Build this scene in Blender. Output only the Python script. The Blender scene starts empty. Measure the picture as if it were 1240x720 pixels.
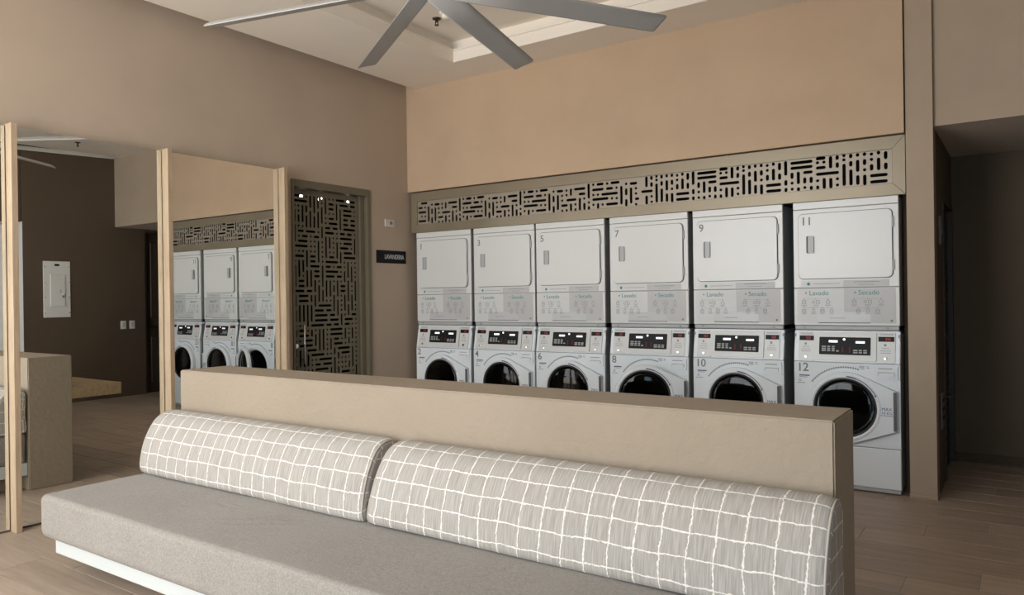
import bpy, bmesh, math, random
from mathutils import Matrix, Vector
random.seed(7)
scene = bpy.context.scene
COL = scene.collection
PI = math.pi

# ------------------------------------------------------------------ camera
F_PX = 902.46
cam_d = bpy.data.cameras.new('camera'); cam = bpy.data.objects.new('camera', cam_d); COL.objects.link(cam)
cam_d.sensor_fit = 'HORIZONTAL'; cam_d.sensor_width = 36.0; cam_d.lens = F_PX / 1240 * 36.0
cam_d.clip_start = 0.05; cam_d.clip_end = 200
def _axes(yaw, pitch, roll):
    a, b, c = [math.radians(v) for v in (yaw, pitch, roll)]
    fw = Vector((-math.sin(a)*math.cos(b), math.cos(a)*math.cos(b), math.sin(b)))
    r = Vector((math.cos(a), math.sin(a), 0)); u = r.cross(fw)
    return r*math.cos(c)+u*math.sin(c), -r*math.sin(c)+u*math.cos(c), fw
_r, _u, _f = _axes(34.6071, -0.048, -0.7805)
cam.matrix_world = Matrix(((_r.x, _u.x, -_f.x, 5.1236), (_r.y, _u.y, -_f.y, -5.619), (_r.z, _u.z, -_f.z, 1.378), (0, 0, 0, 1)))
scene.camera = cam

# ------------------------------------------------------------------ world, daylight, exposure
world = bpy.data.worlds.new('sky'); scene.world = world; world.use_nodes = True
wn = world.node_tree; wn.nodes.clear()
wo = wn.nodes.new('ShaderNodeOutputWorld'); wb = wn.nodes.new('ShaderNodeBackground'); ws = wn.nodes.new('ShaderNodeTexSky')
ws.sky_type = 'NISHITA'; ws.sun_disc = False; ws.sun_elevation = math.radians(50); ws.sun_rotation = math.radians(20)
wb.inputs['Strength'].default_value = 0.12
wn.links.new(ws.outputs[0], wb.inputs[0]); wn.links.new(wb.outputs[0], wo.inputs[0])

# daylight through the tall window behind the camera, plus two added fill lamps
def area_light(name, loc, rot, sx, sy, power, color):
    d = bpy.data.lights.new(name, 'AREA'); d.shape = 'RECTANGLE'; d.size = sx; d.size_y = sy; d.energy = power; d.color = color
    o = bpy.data.objects.new(name, d); COL.objects.link(o); o.location = loc; o.rotation_euler = rot
    return o
area_light('window_daylight', (1.85, -7.32, 2.15), (PI/2, 0, 0), 3.2, 2.25, 262, (0.94, 0.98, 1.0))
area_light('ceiling_warm_fill', (1.85, -7.9, 0.45), (PI/2+math.radians(42), 0, 0), 3.2, 1.6, 185, (1.0, 0.91, 0.80))  # added lamp tilted up to brighten ceiling and tray, standing for ground bounce
area_light('washer_cool_fill', (5.30, -7.32, 1.15), (PI/2, 0, 0), 0.95, 2.1, 40, (0.60, 0.83, 1.0))  # made-up source: cool fill added for the lower washers

vs = scene.view_settings
vs.view_transform = 'Standard'; vs.look = 'None'; vs.gamma = 1.0; vs.use_curve_mapping = False
vs.exposure = -0.47

# ------------------------------------------------------------------ materials
def new_mat(name):
    m = bpy.data.materials.new(name); m.use_nodes = True
    nt = m.node_tree; b = nt.nodes['Principled BSDF']
    return m, nt, b
def plain(name, col, rough=0.5, metal=0.0, spec=0.5, **kw):
    m, nt, b = new_mat(name)
    b.inputs['Base Color'].default_value = (*col, 1); b.inputs['Roughness'].default_value = rough
    b.inputs['Metallic'].default_value = metal; b.inputs['Specular IOR Level'].default_value = spec
    for k, v in kw.items(): b.inputs[k.replace('_', ' ')].default_value = v
    return m
def coords(nt, scale=(1, 1, 1), kind='Object'):
    tc = nt.nodes.new('ShaderNodeTexCoord'); mp = nt.nodes.new('ShaderNodeMapping')
    mp.inputs['Scale'].default_value = scale; nt.links.new(tc.outputs[kind], mp.inputs['Vector'])
    return mp.outputs['Vector']
def noise(nt, vec, scale, detail=4, rough=0.55):
    n = nt.nodes.new('ShaderNodeTexNoise'); n.inputs['Scale'].default_value = scale
    n.inputs['Detail'].default_value = detail; n.inputs['Roughness'].default_value = rough
    nt.links.new(vec, n.inputs['Vector']); return n.outputs['Fac']
def ramp(nt, fac, stops):
    r = nt.nodes.new('ShaderNodeValToRGB'); els = r.color_ramp.elements
    while len(els) < len(stops): els.new(0.5)
    for e, (p, c) in zip(els, stops): e.position = p; e.color = (*c, 1) if len(c) == 3 else c
    nt.links.new(fac, r.inputs['Fac']); return r.outputs['Color']
def bump(nt, b, h, strength, dist=0.01):
    n = nt.nodes.new('ShaderNodeBump'); n.inputs['Strength'].default_value = strength; n.inputs['Distance'].default_value = dist
    nt.links.new(h, n.inputs['Height']); nt.links.new(n.outputs['Normal'], b.inputs['Normal'])
def mix(nt, fac, a, b_, mode='MIX'):
    n = nt.nodes.new('ShaderNodeMix'); n.data_type = 'RGBA'; n.blend_type = mode
    if isinstance(fac, (int, float)): n.inputs[0].default_value = fac
    else: nt.links.new(fac, n.inputs[0])
    for i, v in ((6, a), (7, b_)):
        if isinstance(v, tuple): n.inputs[i].default_value = (*v, 1)
        else: nt.links.new(v, n.inputs[i])
    return n.outputs[2]
def math_n(nt, op, a, b_=None):
    n = nt.nodes.new('ShaderNodeMath'); n.operation = op
    for i, v in ((0, a), (1, b_)):
        if v is None: continue
        if isinstance(v, (int, float)): n.inputs[i].default_value = v
        else: nt.links.new(v, n.inputs[i])
    return n.outputs[0]

def plaster(name, col, var=0.06, rough=0.75, bstr=0.12, bscale=60, metal=0.0, bdist=0.004):
    m, nt, b = new_mat(name); v = coords(nt)
    f = noise(nt, v, 1.6, 5)
    dk = tuple(c*(1-var) for c in col); lt = tuple(min(1, c*(1+var)) for c in col)
    c = ramp(nt, f, [(0.3, dk), (0.7, lt)])
    nt.links.new(c, b.inputs['Base Color']); b.inputs['Roughness'].default_value = rough
    b.inputs['Specular IOR Level'].default_value = 0.3; b.inputs['Metallic'].default_value = metal
    bump(nt, b, noise(nt, v, bscale, 5, 0.6), bstr, bdist)
    return m
def wood(name, dark, light, axis='z', scale=1.0, rough=0.5, ring=False):
    m, nt, b = new_mat(name)
    s = {'x': (1.2, 22, 22), 'y': (22, 1.2, 22), 'z': (22, 22, 1.2)}[axis]
    v = coords(nt, tuple(k*scale for k in s)); f = noise(nt, v, 2.2, 7, 0.65)
    v2 = coords(nt, tuple(k*scale*4 for k in s)); f2 = noise(nt, v2, 3.0, 4, 0.6)
    c = ramp(nt, f, [(0.28, dark), (0.5, tuple((p+q)/2 for p, q in zip(dark, light))), (0.72, light)])
    c = mix(nt, 0.22, c, ramp(nt, f2, [(0.35, dark), (0.65, light)]))
    nt.links.new(c, b.inputs['Base Color']); b.inputs['Roughness'].default_value = rough
    bump(nt, b, f2, 0.08, 0.003)
    return m

M = {}
M['wall'] = plaster('wall_paint', (0.525, 0.382, 0.262))
M['wall_left'] = plaster('wall_left_paint', (0.48, 0.385, 0.302), var=0.05)
M['partition'] = plaster('partition_plaster', (0.345, 0.287, 0.222), var=0.05, bstr=0.5, bscale=26, bdist=0.012)
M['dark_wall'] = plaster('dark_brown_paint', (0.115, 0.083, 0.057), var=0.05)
M['ceiling'] = plaster('ceiling_paint', (0.88, 0.81, 0.72), var=0.02, bstr=0.03)
M['soffit'] = plaster('soffit_paint', (0.70, 0.62, 0.54), var=0.03, bstr=0.03)
M['white_paint'] = plaster('white_paint', (0.72, 0.71, 0.69), var=0.02, bstr=0.03)
M['pier'] = plaster('wall_paint_shaded', (0.41, 0.32, 0.24))  # wall paint again, darker and greyer to mimic dimmer light at the right
M['corridor'] = plaster('dark_brown_paint_lit', (0.16, 0.122, 0.085), var=0.05)  # the dark wall's brown, lightened in place of missing corridor light
M['black'] = plain('black_painted_shade', (0.006, 0.006, 0.006), 0.8)  # near-black colour paints in the darkness of machine recess and back room
M['oak'] = wood('pale_oak', (0.33, 0.232, 0.142), (0.56, 0.435, 0.305), 'z')
M['oak_slab'] = wood('oak_slab', (0.22, 0.145, 0.075), (0.46, 0.34, 0.20), 'x', 0.8)
M['dark_wood'] = wood('dark_wood', (0.030, 0.020, 0.014), (0.075, 0.050, 0.034), 'z')
M['mirror'] = plain('mirror_silver', (0.88, 0.90, 0.885), 0.0, 1.0)
M['vent'] = plaster('vent_taupe_enamel', (0.265, 0.222, 0.158), var=0.07, rough=0.36, metal=0.28, bstr=0.04)
M['lattice'] = plaster('lattice_taupe_enamel', (0.33, 0.285, 0.23), var=0.04, rough=0.40, metal=0.22, bstr=0.02)
M['olive'] = plaster('olive_door_enamel', (0.165, 0.145, 0.100), var=0.05, rough=0.45, bstr=0.03)
M['enamel'] = plain('white_enamel', (0.69, 0.695, 0.69), 0.3, 0, 0.5)
M['enamel_front'] = plain('washer_plastic_cool_lit', (0.80, 0.85, 0.89), 0.3, 0, 0.5)  # washer white brightened and blued in place of missing cool light
M['cabinet_side'] = plain('grey_cabinet_side', (0.36, 0.37, 0.38), 0.45)
M['seam'] = plain('seam_grey', (0.11, 0.11, 0.115), 0.6)
M['trim_grey'] = plain('trim_grey', (0.43, 0.44, 0.45), 0.4)
M['decal_white'] = plain('decal_white', (0.66, 0.67, 0.675), 0.45)
M['decal_grey'] = plain('decal_grey', (0.53, 0.53, 0.535), 0.45)
M['decal_strip'] = plain('decal_translucent_strip', (0.55, 0.565, 0.58), 0.3)
M['ink'] = plain('ink_grey', (0.22, 0.22, 0.235), 0.6)
M['ink_light'] = plain('ink_light_grey', (0.27, 0.27, 0.285), 0.6)
M['number'] = plain('number_grey', (0.22, 0.225, 0.23), 0.55)
M['teal'] = plain('teal_ink', (0.10, 0.30, 0.31), 0.55)
M['green'] = plain('green_ink', (0.05, 0.24, 0.18), 0.55)
M['navy'] = plain('navy_ink', (0.06, 0.06, 0.17), 0.55)
M['display'] = plain('display_black', (0.012, 0.013, 0.014), 0.5, 0, 0.2)
M['key'] = plain('key_grey', (0.38, 0.40, 0.40), 0.5)
def emit(name, col, s):
    m, nt, b = new_mat(name); b.inputs['Base Color'].default_value = (*col, 1)
    b.inputs['Emission Color'].default_value = (*col, 1); b.inputs['Emission Strength'].default_value = s
    return m
M['lcd'] = emit('lcd_white', (0.9, 0.95, 1.0), 1.2)
M['led_red'] = emit('led_red', (0.28, 0.012, 0.015), 0.14)
M['led_dim'] = plain('led_dim_red', (0.17, 0.02, 0.02), 0.5, 0, 0.2)
M['bulb'] = emit('warm_bulb', (1.0, 0.93, 0.8), 6.0)
M['chrome'] = plain('chrome', (0.78, 0.78, 0.78), 0.15, 1.0)
M['steel'] = plain('drum_steel', (0.16, 0.16, 0.165), 0.35, 1.0)
M['rubber'] = plain('rubber_gasket', (0.025, 0.027, 0.027), 0.5)
M['glass'] = plain('porthole_glass', (0.06, 0.075, 0.072), 0.06, 0, 0.35, Transmission_Weight=1.0, IOR=1.3)
M['fan'] = plain('fan_grey_metal', (0.43, 0.43, 0.425), 0.42, 0.15)
M['fan_dark'] = plain('fan_dark_metal', (0.10, 0.10, 0.10), 0.45, 0.3)
M['platform'] = plain('white_lacquer', (0.62, 0.66, 0.66), 0.45)
M['sign'] = plain('sign_black', (0.010, 0.010, 0.012), 0.6, 0, 0.15)
M['sign_text'] = plain('sign_letters', (0.62, 0.62, 0.62), 0.5)
M['plate'] = plain('ivory_plate', (0.66, 0.62, 0.56), 0.4)
M['panel_white'] = plain('panel_white', (0.80, 0.80, 0.78), 0.4)
M['brass_dark'] = plain('dark_bronze', (0.07, 0.055, 0.04), 0.4, 0.8)
M['piping'] = plain('cushion_piping', (0.46, 0.42, 0.37), 0.85)
M['bolster_end'] = plain('cushion_end_fabric', (0.30, 0.27, 0.24), 0.9)

# seat fabric: heathered taupe weave
m, nt, b = new_mat('seat_fabric'); v = coords(nt)
f1 = noise(nt, v, 150, 4, 0.75); f2 = noise(nt, v, 40, 5, 0.7); f3 = noise(nt, v, 3.5, 3)
c = ramp(nt, f1, [(0.36, (0.185, 0.169, 0.152)), (0.64, (0.42, 0.398, 0.37))])
c = mix(nt, 0.35, c, ramp(nt, f2, [(0.3, (0.24, 0.222, 0.2)), (0.7, (0.36, 0.338, 0.312))]))
c = mix(nt, 0.2, c, ramp(nt, f3, [(0.3, (0.25, 0.235, 0.218)), (0.7, (0.35, 0.33, 0.305))]))
nt.links.new(c, b.inputs['Base Color']); b.inputs['Roughness'].default_value = 0.95; b.inputs['Specular IOR Level'].default_value = 0.15
b.inputs['Sheen Weight'].default_value = 0.15
bump(nt, b, f1, 0.25, 0.003); M['seat'] = m

# bolster fabric: warm grey slub weave with an uneven printed white grid
m, nt, b = new_mat('grid_fabric')
tc = nt.nodes.new('ShaderNodeTexCoord'); sep = nt.nodes.new('ShaderNodeSeparateXYZ')
nt.links.new(tc.outputs['UV'], sep.inputs[0]); U, V = sep.outputs[0], sep.outputs[1]
def cmb(x, y):
    n = nt.nodes.new('ShaderNodeCombineXYZ'); nt.links.new(x, n.inputs[0]); nt.links.new(y, n.inputs[1]); return n.outputs[0]
uv = cmb(U, V)
def wob(scale, amt, off):
    mp = nt.nodes.new('ShaderNodeMapping'); mp.inputs['Location'].default_value = (off, off*1.7, 0); nt.links.new(uv, mp.inputs['Vector'])
    f = noise(nt, mp.outputs[0], scale, 3, 0.6); return math_n(nt, 'MULTIPLY', math_n(nt, 'SUBTRACT', f, 0.5), amt)
def lines(coord, w1, w2, period, width_noise, base):
    p = math_n(nt, 'ADD', math_n(nt, 'ADD', coord, w1), w2)
    q = math_n(nt, 'DIVIDE', p, period); fr = math_n(nt, 'FRACT', q)
    d = math_n(nt, 'MULTIPLY', math_n(nt, 'ABSOLUTE', math_n(nt, 'SUBTRACT', fr, 0.5)), period)
    wd = math_n(nt, 'ADD', width_noise, base)
    return math_n(nt, 'LESS_THAN', d, wd)
lv = lines(U, wob(8, 0.026, 3), wob(85, 0.010, 9), 0.091, wob(45, 0.007, 21), 0.0023)
lh = lines(V, wob(7, 0.020, 13), wob(80, 0.010, 33), 0.080, wob(42, 0.007, 43), 0.0022)
line = math_n(nt, 'MAXIMUM', lv, lh)
mp = nt.nodes.new('ShaderNodeMapping'); mp.inputs['Scale'].default_value = (210, 9, 1); nt.links.new(uv, mp.inputs['Vector'])
slub = noise(nt, mp.outputs[0], 1.0, 3, 0.6)
base_c = ramp(nt, slub, [(0.30, (0.325, 0.302, 0.275)), (0.5, (0.405, 0.383, 0.356)), (0.72, (0.515, 0.495, 0.468))])
c = mix(nt, line, base_c, (0.80, 0.775, 0.73))
nt.links.new(c, b.inputs['Base Color']); b.inputs['Roughness'].default_value = 0.92; b.inputs['Specular IOR Level'].default_value = 0.15
bump(nt, b, slub, 0.2, 0.002); M['grid'] = m

# floor: wood-look porcelain planks, each a little different
m, nt, b = new_mat('plank_tile')
oi = nt.nodes.new('ShaderNodeObjectInfo'); tc = nt.nodes.new('ShaderNodeTexCoord')
off = nt.nodes.new('ShaderNodeVectorMath'); off.operation = 'SCALE'; off.inputs[0].default_value = (13.0, 7.0, 3.0)
nt.links.new(oi.outputs['Random'], off.inputs['Scale'])
add = nt.nodes.new('ShaderNodeVectorMath'); add.operation = 'ADD'
nt.links.new(tc.outputs['Object'], add.inputs[0]); nt.links.new(off.outputs[0], add.inputs[1])
def mapped(s):
    mp = nt.nodes.new('ShaderNodeMapping'); mp.inputs['Scale'].default_value = s; nt.links.new(add.outputs[0], mp.inputs['Vector']); return mp.outputs[0]
g1 = noise(nt, mapped((1.3, 16, 1)), 1.6, 6, 0.6); g2 = noise(nt, mapped((3, 90, 1)), 2.0, 4, 0.6); g3 = noise(nt, mapped((1, 2.5, 1)), 1.5, 3)
c = ramp(nt, g1, [(0.25, (0.31, 0.236, 0.182)), (0.5, (0.43, 0.338, 0.264)), (0.75, (0.54, 0.433, 0.347))])
c = mix(nt, 0.22, c, ramp(nt, g2, [(0.3, (0.24, 0.177, 0.13)), (0.7, (0.53, 0.42, 0.327))]))
c = mix(nt, 0.25, c, ramp(nt, g3, [(0.3, (0.31, 0.248, 0.198)), (0.7, (0.50, 0.402, 0.325))]))
hv = nt.nodes.new('ShaderNodeHueSaturation'); nt.links.new(c, hv.inputs['Color'])
nt.links.new(math_n(nt, 'ADD', math_n(nt, 'MULTIPLY', oi.outputs['Random'], 0.22), 0.89), hv.inputs['Value'])
nt.links.new(hv.outputs[0], b.inputs['Base Color']); b.inputs['Roughness'].default_value = 0.46; b.inputs['Specular IOR Level'].default_value = 0.4
bump(nt, b, g2, 0.06, 0.002); M['plank'] = m
M['grout'] = plain('grout', (0.52, 0.45, 0.375), 0.85)

# ------------------------------------------------------------------ helpers
def bx(bm, x0, x1, y0, y1, z0, z1):
    vs_ = [bm.verts.new(p) for p in ((x0,y0,z0),(x1,y0,z0),(x1,y1,z0),(x0,y1,z0),(x0,y0,z1),(x1,y0,z1),(x1,y1,z1),(x0,y1,z1))]
    for f in ((0,3,2,1),(4,5,6,7),(0,1,5,4),(1,2,6,5),(2,3,7,6),(3,0,4,7)): bm.faces.new([vs_[i] for i in f])
def rbox(x0, x1, y0, y1, z0, z1, bev=0.0, seg=2):
    bm = bmesh.new(); bx(bm, x0, x1, y0, y1, z0, z1)
    if bev: bmesh.ops.bevel(bm, geom=bm.edges[:], offset=bev, segments=seg, profile=0.5, affect='EDGES')
    return bm
def cyl(bm, c0, c1, r0, r1=None, n=20, cap=True):
    r1 = r0 if r1 is None else r1
    a, b_ = Vector(c0), Vector(c1); d = (b_-a).normalized()
    u = d.orthogonal().normalized(); w = d.cross(u)
    A = [bm.verts.new(a+(u*math.cos(2*PI*i/n)+w*math.sin(2*PI*i/n))*r0) for i in range(n)]
    B = [bm.verts.new(b_+(u*math.cos(2*PI*i/n)+w*math.sin(2*PI*i/n))*r1) for i in range(n)]
    for i in range(n): bm.faces.new((A[i], A[(i+1) % n], B[(i+1) % n], B[i]))
    if cap: bm.faces.new(A[::-1]); bm.faces.new(B)
def lathe_y(bm, cx, cz, prof, n=40):          # revolve (radius, y) about an axis along y
    rings = []
    for r, y in prof:
        if r < 1e-6: rings.append([bm.verts.new((cx, y, cz))])
        else: rings.append([bm.verts.new((cx+r*math.cos(2*PI*i/n), y, cz+r*math.sin(2*PI*i/n))) for i in range(n)])
    for A, B in zip(rings, rings[1:]):
        for i in range(n):
            j = (i+1) % n
            if len(A) == 1 and len(B) == 1: continue
            if len(A) == 1: bm.faces.new((A[0], B[j], B[i]))
            elif len(B) == 1: bm.faces.new((A[i], A[j], B[0]))
            else: bm.faces.new((A[i], A[j], B[j], B[i]))
def lathe_z(bm, cx, cy, prof, n=28):
    rings = []
    for r, z in prof:
        if r < 1e-6: rings.append([bm.verts.new((cx, cy, z))])
        else: rings.append([bm.verts.new((cx+r*math.cos(2*PI*i/n), cy+r*math.sin(2*PI*i/n), z)) for i in range(n)])
    for A, B in zip(rings, rings[1:]):
        for i in range(n):
            j = (i+1) % n
            if len(A) == 1: bm.faces.new((A[0], B[j], B[i]))
            elif len(B) == 1: bm.faces.new((A[i], A[j], B[0]))
            else: bm.faces.new((A[i], A[j], B[j], B[i]))
def prism_y(bm, pts, y0, y1):                 # polygon in xz, extruded along y
    A = [bm.verts.new((x, y0, z)) for x, z in pts]; B = [bm.verts.new((x, y1, z)) for x, z in pts]
    n = len(pts)
    bm.faces.new(A); bm.faces.new(B[::-1])
    for i in range(n): bm.faces.new((A[(i+1) % n], A[i], B[i], B[(i+1) % n]))
def prism_x(bm, pts, x0, x1):                 # polygon in yz, extruded along x
    A = [bm.verts.new((x0, y, z)) for y, z in pts]; B = [bm.verts.new((x1, y, z)) for y, z in pts]
    n = len(pts)
    bm.faces.new(A); bm.faces.new(B[::-1])
    for i in range(n): bm.faces.new((A[(i+1) % n], A[i], B[i], B[(i+1) % n]))
def mesh_from(bm, name, mat, smooth=False):
    bmesh.ops.recalc_face_normals(bm, faces=bm.faces[:])
    me = bpy.data.meshes.new(name); bm.to_mesh(me); bm.free()
    if mat: me.materials.append(M[mat] if isinstance(mat, str) else mat)
    if smooth:
        for p in me.polygons: p.use_smooth = True
    return me
def obj(name, bm, mat, parent=None, loc=None, smooth=False, label=None):
    me = mesh_from(bm, name, mat, smooth) if isinstance(bm, bmesh.types.BMesh) else bm
    o = bpy.data.objects.new(name, me); COL.objects.link(o)
    if parent: o.parent = parent
    if loc: o.location = loc
    if label: o['label'] = label
    if name in ('print', 'icons', 'keys', 'red_keys', 'reader_print', 'reader_digits', 'lcd'): o['kind'] = 'stuff'   # too small to pick apart
    return o
def tag(o, label, cat=None, group=None, kind=None):
    o['label'] = label
    if cat: o['category'] = cat
    if group: o['group'] = group
    if kind: o['kind'] = kind
    return o
def thing(name, label, cat, loc=(0, 0, 0), group=None, kind=None):
    o = bpy.data.objects.new(name, None); COL.objects.link(o); o.location = loc; o.empty_display_size = 0.1
    return tag(o, label, cat, group, kind)
def struct(name, bm, mat, label, cat): return tag(obj(name, bm, mat), label, cat, kind='structure')
def boxes(*bs):
    bm = bmesh.new()
    for b_ in bs: bx(bm, *b_)
    return bm
_dg = bpy.context.evaluated_depsgraph_get
def curve_mesh(cu, name):
    o = bpy.data.objects.new('tmp', cu); COL.objects.link(o)
    dg = _dg(); dg.update(); me = bpy.data.meshes.new_from_object(o.evaluated_get(dg)); me.name = name
    bpy.data.objects.remove(o); return me
_texts = {}
def text_mesh(s, size, mat, align='LEFT', ext=0.0006, space=1.0, bold=0.0):
    key = (s, size, mat, align, space)
    if key in _texts: return _texts[key]
    cu = bpy.data.curves.new('lettering', 'FONT'); cu.body = s; cu.size = size; cu.align_x = align; cu.extrude = ext; cu.resolution_u = 4
    cu.space_character = space; cu.offset = bold
    me = curve_mesh(cu, 'lettering'); bpy.data.curves.remove(cu)
    me.transform(Matrix.Rotation(PI/2, 4, 'X'))          # stands in xz, reads from -y
    me.materials.clear(); me.materials.append(M[mat]); _texts[key] = me
    return me
def slot_plate(w, h, slots, rad, th, name, mat):
    """plate in local xz (0..w, 0..h) with rounded slots cut through; slots (x0,z0,x1,z1) centre lines"""
    cu = bpy.data.curves.new(name, 'CURVE'); cu.dimensions = '2D'; cu.fill_mode = 'BOTH'; cu.extrude = th/2
    def spl(pts):
        s = cu.splines.new('POLY'); s.points.add(len(pts)-1); s.use_cyclic_u = True
        for p, q in zip(s.points, pts): p.co = (q[0], q[1], 0, 1)
    spl([(0, 0), (w, 0), (w, h), (0, h)])
    for x0, z0, x1, z1 in slots:
        pts = []; ang = math.atan2(z1-z0, x1-x0)
        for i in range(6): a = ang-PI/2+PI*i/5; pts.append((x1+rad*math.cos(a), z1+rad*math.sin(a)))
        for i in range(6): a = ang+PI/2+PI*i/5; pts.append((x0+rad*math.cos(a), z0+rad*math.sin(a)))
        spl(pts)
    me = curve_mesh(cu, name); bpy.data.curves.remove(cu)
    me.transform(Matrix.Rotation(PI/2, 4, 'X'))
    me.materials.clear(); me.materials.append(M[mat]); return me
def copy_tree(o, parent=None):
    c_ = o.copy(); COL.objects.link(c_); c_.parent = parent
    for ch in list(o.children): copy_tree(ch, c_)
    return c_

# ------------------------------------------------------------------ key measures (metres)
XR = 5.878          # dark right-hand wall
ZC = 3.46           # lower ceiling
YB = 1.425          # end of the corridor
YW = -7.20          # glazed front behind the camera
XM = 0.052          # mirror face
ZM = 2.455          # mirror top
ZS = 2.468          # soffit
PX0, PX1 = 4.469, 4.629

RY = -1.185         # side opening starts here on the right wall
# ------------------------------------------------------------------ floor of staggered planks
fl = struct('floor', boxes((-1.6, 7.3, YW-0.2, YB+0.1, -0.12, -0.004)), 'grout', 'wood-look plank tile floor laid in staggered rows', 'floor')
PW, PL, GAP = 0.24, 1.2, 0.0035
full = None
def plank_mesh(w, d):
    bm = bmesh.new(); h = 0.0015
    a = [bm.verts.new(p) for p in ((0,0,-0.006),(w,0,-0.006),(w,d,-0.006),(0,d,-0.006))]
    t = [bm.verts.new(p) for p in ((h,h,0),(w-h,h,0),(w-h,d-h,0),(h,d-h,0))]
    for i in range(4): bm.faces.new((a[i], a[(i+1) % 4], t[(i+1) % 4], t[i]))
    bm.faces.new(t); return mesh_from(bm, 'plank', 'plank')
for n in range(-25, 14):
    y0 = -1.826+n*PW; y1 = y0+PW
    if y1 < YW: continue
    y1 = min(y1, YB)
    if y0 >= YB-0.01: continue
    j = (4.633+0.3*n) % PL - PL
    XE = 7.2 if (y0 > -4.2 and y1 < RY) else XR       # rows that run on into the side opening
    while j < XE:
        x0, x1 = max(j, 0.0), min(j+PL, XE)
        if x1-x0 > 0.03:
            w, d = x1-x0-GAP, y1-y0-GAP
            if abs(w-(PL-GAP)) < 1e-6 and abs(d-(PW-GAP)) < 1e-6:
                full = full or plank_mesh(w, d); me = full
            else: me = plank_mesh(w, d)
            obj('plank', me, None, fl, (x0+GAP/2, y0+GAP/2, 0))
        j += PL

# ------------------------------------------------------------------ ceiling with stepped tray
TX0, TX1, TY0, TY1 = 0.97, 4.73, -5.45, -0.465
bm = bmesh.new()
CL = 0.13; T = 3.567
def ring(bm, X0, X1, Y0, Y1, x0, x1, y0, y1, z0, z1):
    bx(bm, X0, x0, Y0, Y1, z0, z1); bx(bm, x1, X1, Y0, Y1, z0, z1); bx(bm, x0, x1, Y0, y0, z0, z1); bx(bm, x0, x1, y1, Y1, z0, z1)
ring(bm, CL, XR-0.10, YW, 0.12, TX0, TX1, TY0, TY1, ZC, T)
ring(bm, CL, XR-0.10, YW, 0.12, TX0-0.055, TX1+0.055, TY0-0.055, TY1+0.055, T, 3.665)
ring(bm, TX0-0.04, TX1+0.04, TY0-0.04, TY1+0.04, TX0+0.014, TX1-0.014, TY0+0.014, TY1-0.014, T-0.012, T+0.004)
bx(bm, -0.2, XR+0.2, YW-0.2, 0.3, 3.665, 3.75)
struct('ceiling', bm, 'ceiling', 'beige-white plaster ceiling with a stepped recessed tray', 'ceiling')
struct('ceiling_soffit', boxes((PX1, XR+0.2, 0.05, YB+0.2, ZS, ZS+0.1)), 'soffit', 'low grey soffit over the dark corridor on the right', 'soffit')

# ------------------------------------------------------------------ walls
DY0, DY1, DZ = -1.474, -0.552, 2.408       # lattice door opening in the left wall
struct('wall_left', boxes((-0.16, 0, YW, DY0, 0, 3.7), (-0.16, 0, DY1, 1.0, 0, 3.7), (-0.16, 0, DY0, DY1, DZ, 3.7)), 'wall_left',
       'taupe plaster side wall behind the mirrors and the lattice door', 'wall')
struct('wall_back', boxes((0.0, 4.461, -0.022, 0.12, 2.442, 3.7)), 'wall', 'tan plaster wall above the laundry machines', 'wall')
struct('wall_back_upper_right', boxes((PX1, XR+0.2, 0.0337, 0.05, ZS, 3.7)), 'pier', 'tan plaster wall over the corridor opening', 'wall')
struct('wall_pillar', boxes((PX0, PX1, 0.0, 0.16, 0.0, 3.7)), 'pier', 'narrow tan plaster pier between the machines and the corridor', 'wall')
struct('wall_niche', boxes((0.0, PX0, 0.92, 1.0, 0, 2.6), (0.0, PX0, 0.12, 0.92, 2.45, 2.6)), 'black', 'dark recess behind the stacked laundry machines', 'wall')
# corridor side wall with its lattice door
CY0, CY1, CZ = 0.60, 1.36, 2.05
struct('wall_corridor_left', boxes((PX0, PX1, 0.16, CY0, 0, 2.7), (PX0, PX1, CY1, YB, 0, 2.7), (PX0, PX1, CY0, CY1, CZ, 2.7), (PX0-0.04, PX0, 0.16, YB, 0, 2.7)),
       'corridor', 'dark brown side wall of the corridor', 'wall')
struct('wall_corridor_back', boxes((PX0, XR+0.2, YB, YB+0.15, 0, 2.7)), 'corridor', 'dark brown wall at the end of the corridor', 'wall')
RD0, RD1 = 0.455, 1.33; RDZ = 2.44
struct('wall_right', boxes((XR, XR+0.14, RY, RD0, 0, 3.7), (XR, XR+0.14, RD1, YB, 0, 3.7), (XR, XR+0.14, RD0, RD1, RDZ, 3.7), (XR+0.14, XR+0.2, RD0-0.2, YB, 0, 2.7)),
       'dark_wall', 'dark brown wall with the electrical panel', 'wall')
struct('wall_right_upper', boxes((XR+0.02, XR+0.16, -4.2, RY-0.008, 2.461, 3.7), (XR+0.02, XR+0.16, YW, -4.2, 0, 3.7)), 'dark_wall',
       'dark brown wall over the white side opening', 'wall')
struct('wall_side_alcove', boxes((XR+0.14, 7.2, RY-0.004, RY+0.12, 0, 2.6), (7.2, 7.3, -4.2, RY+0.12, 0, 2.6), (XR+0.16, 7.2, -4.3, -4.2, 0, 2.6), (XR+0.16, 7.2, -4.2, RY, 2.461, 2.6), (XR, XR+0.14, RY-0.004, RY, 0, 2.461)),
       'white_paint', 'white painted side opening seen in the mirror', 'wall')
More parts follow.
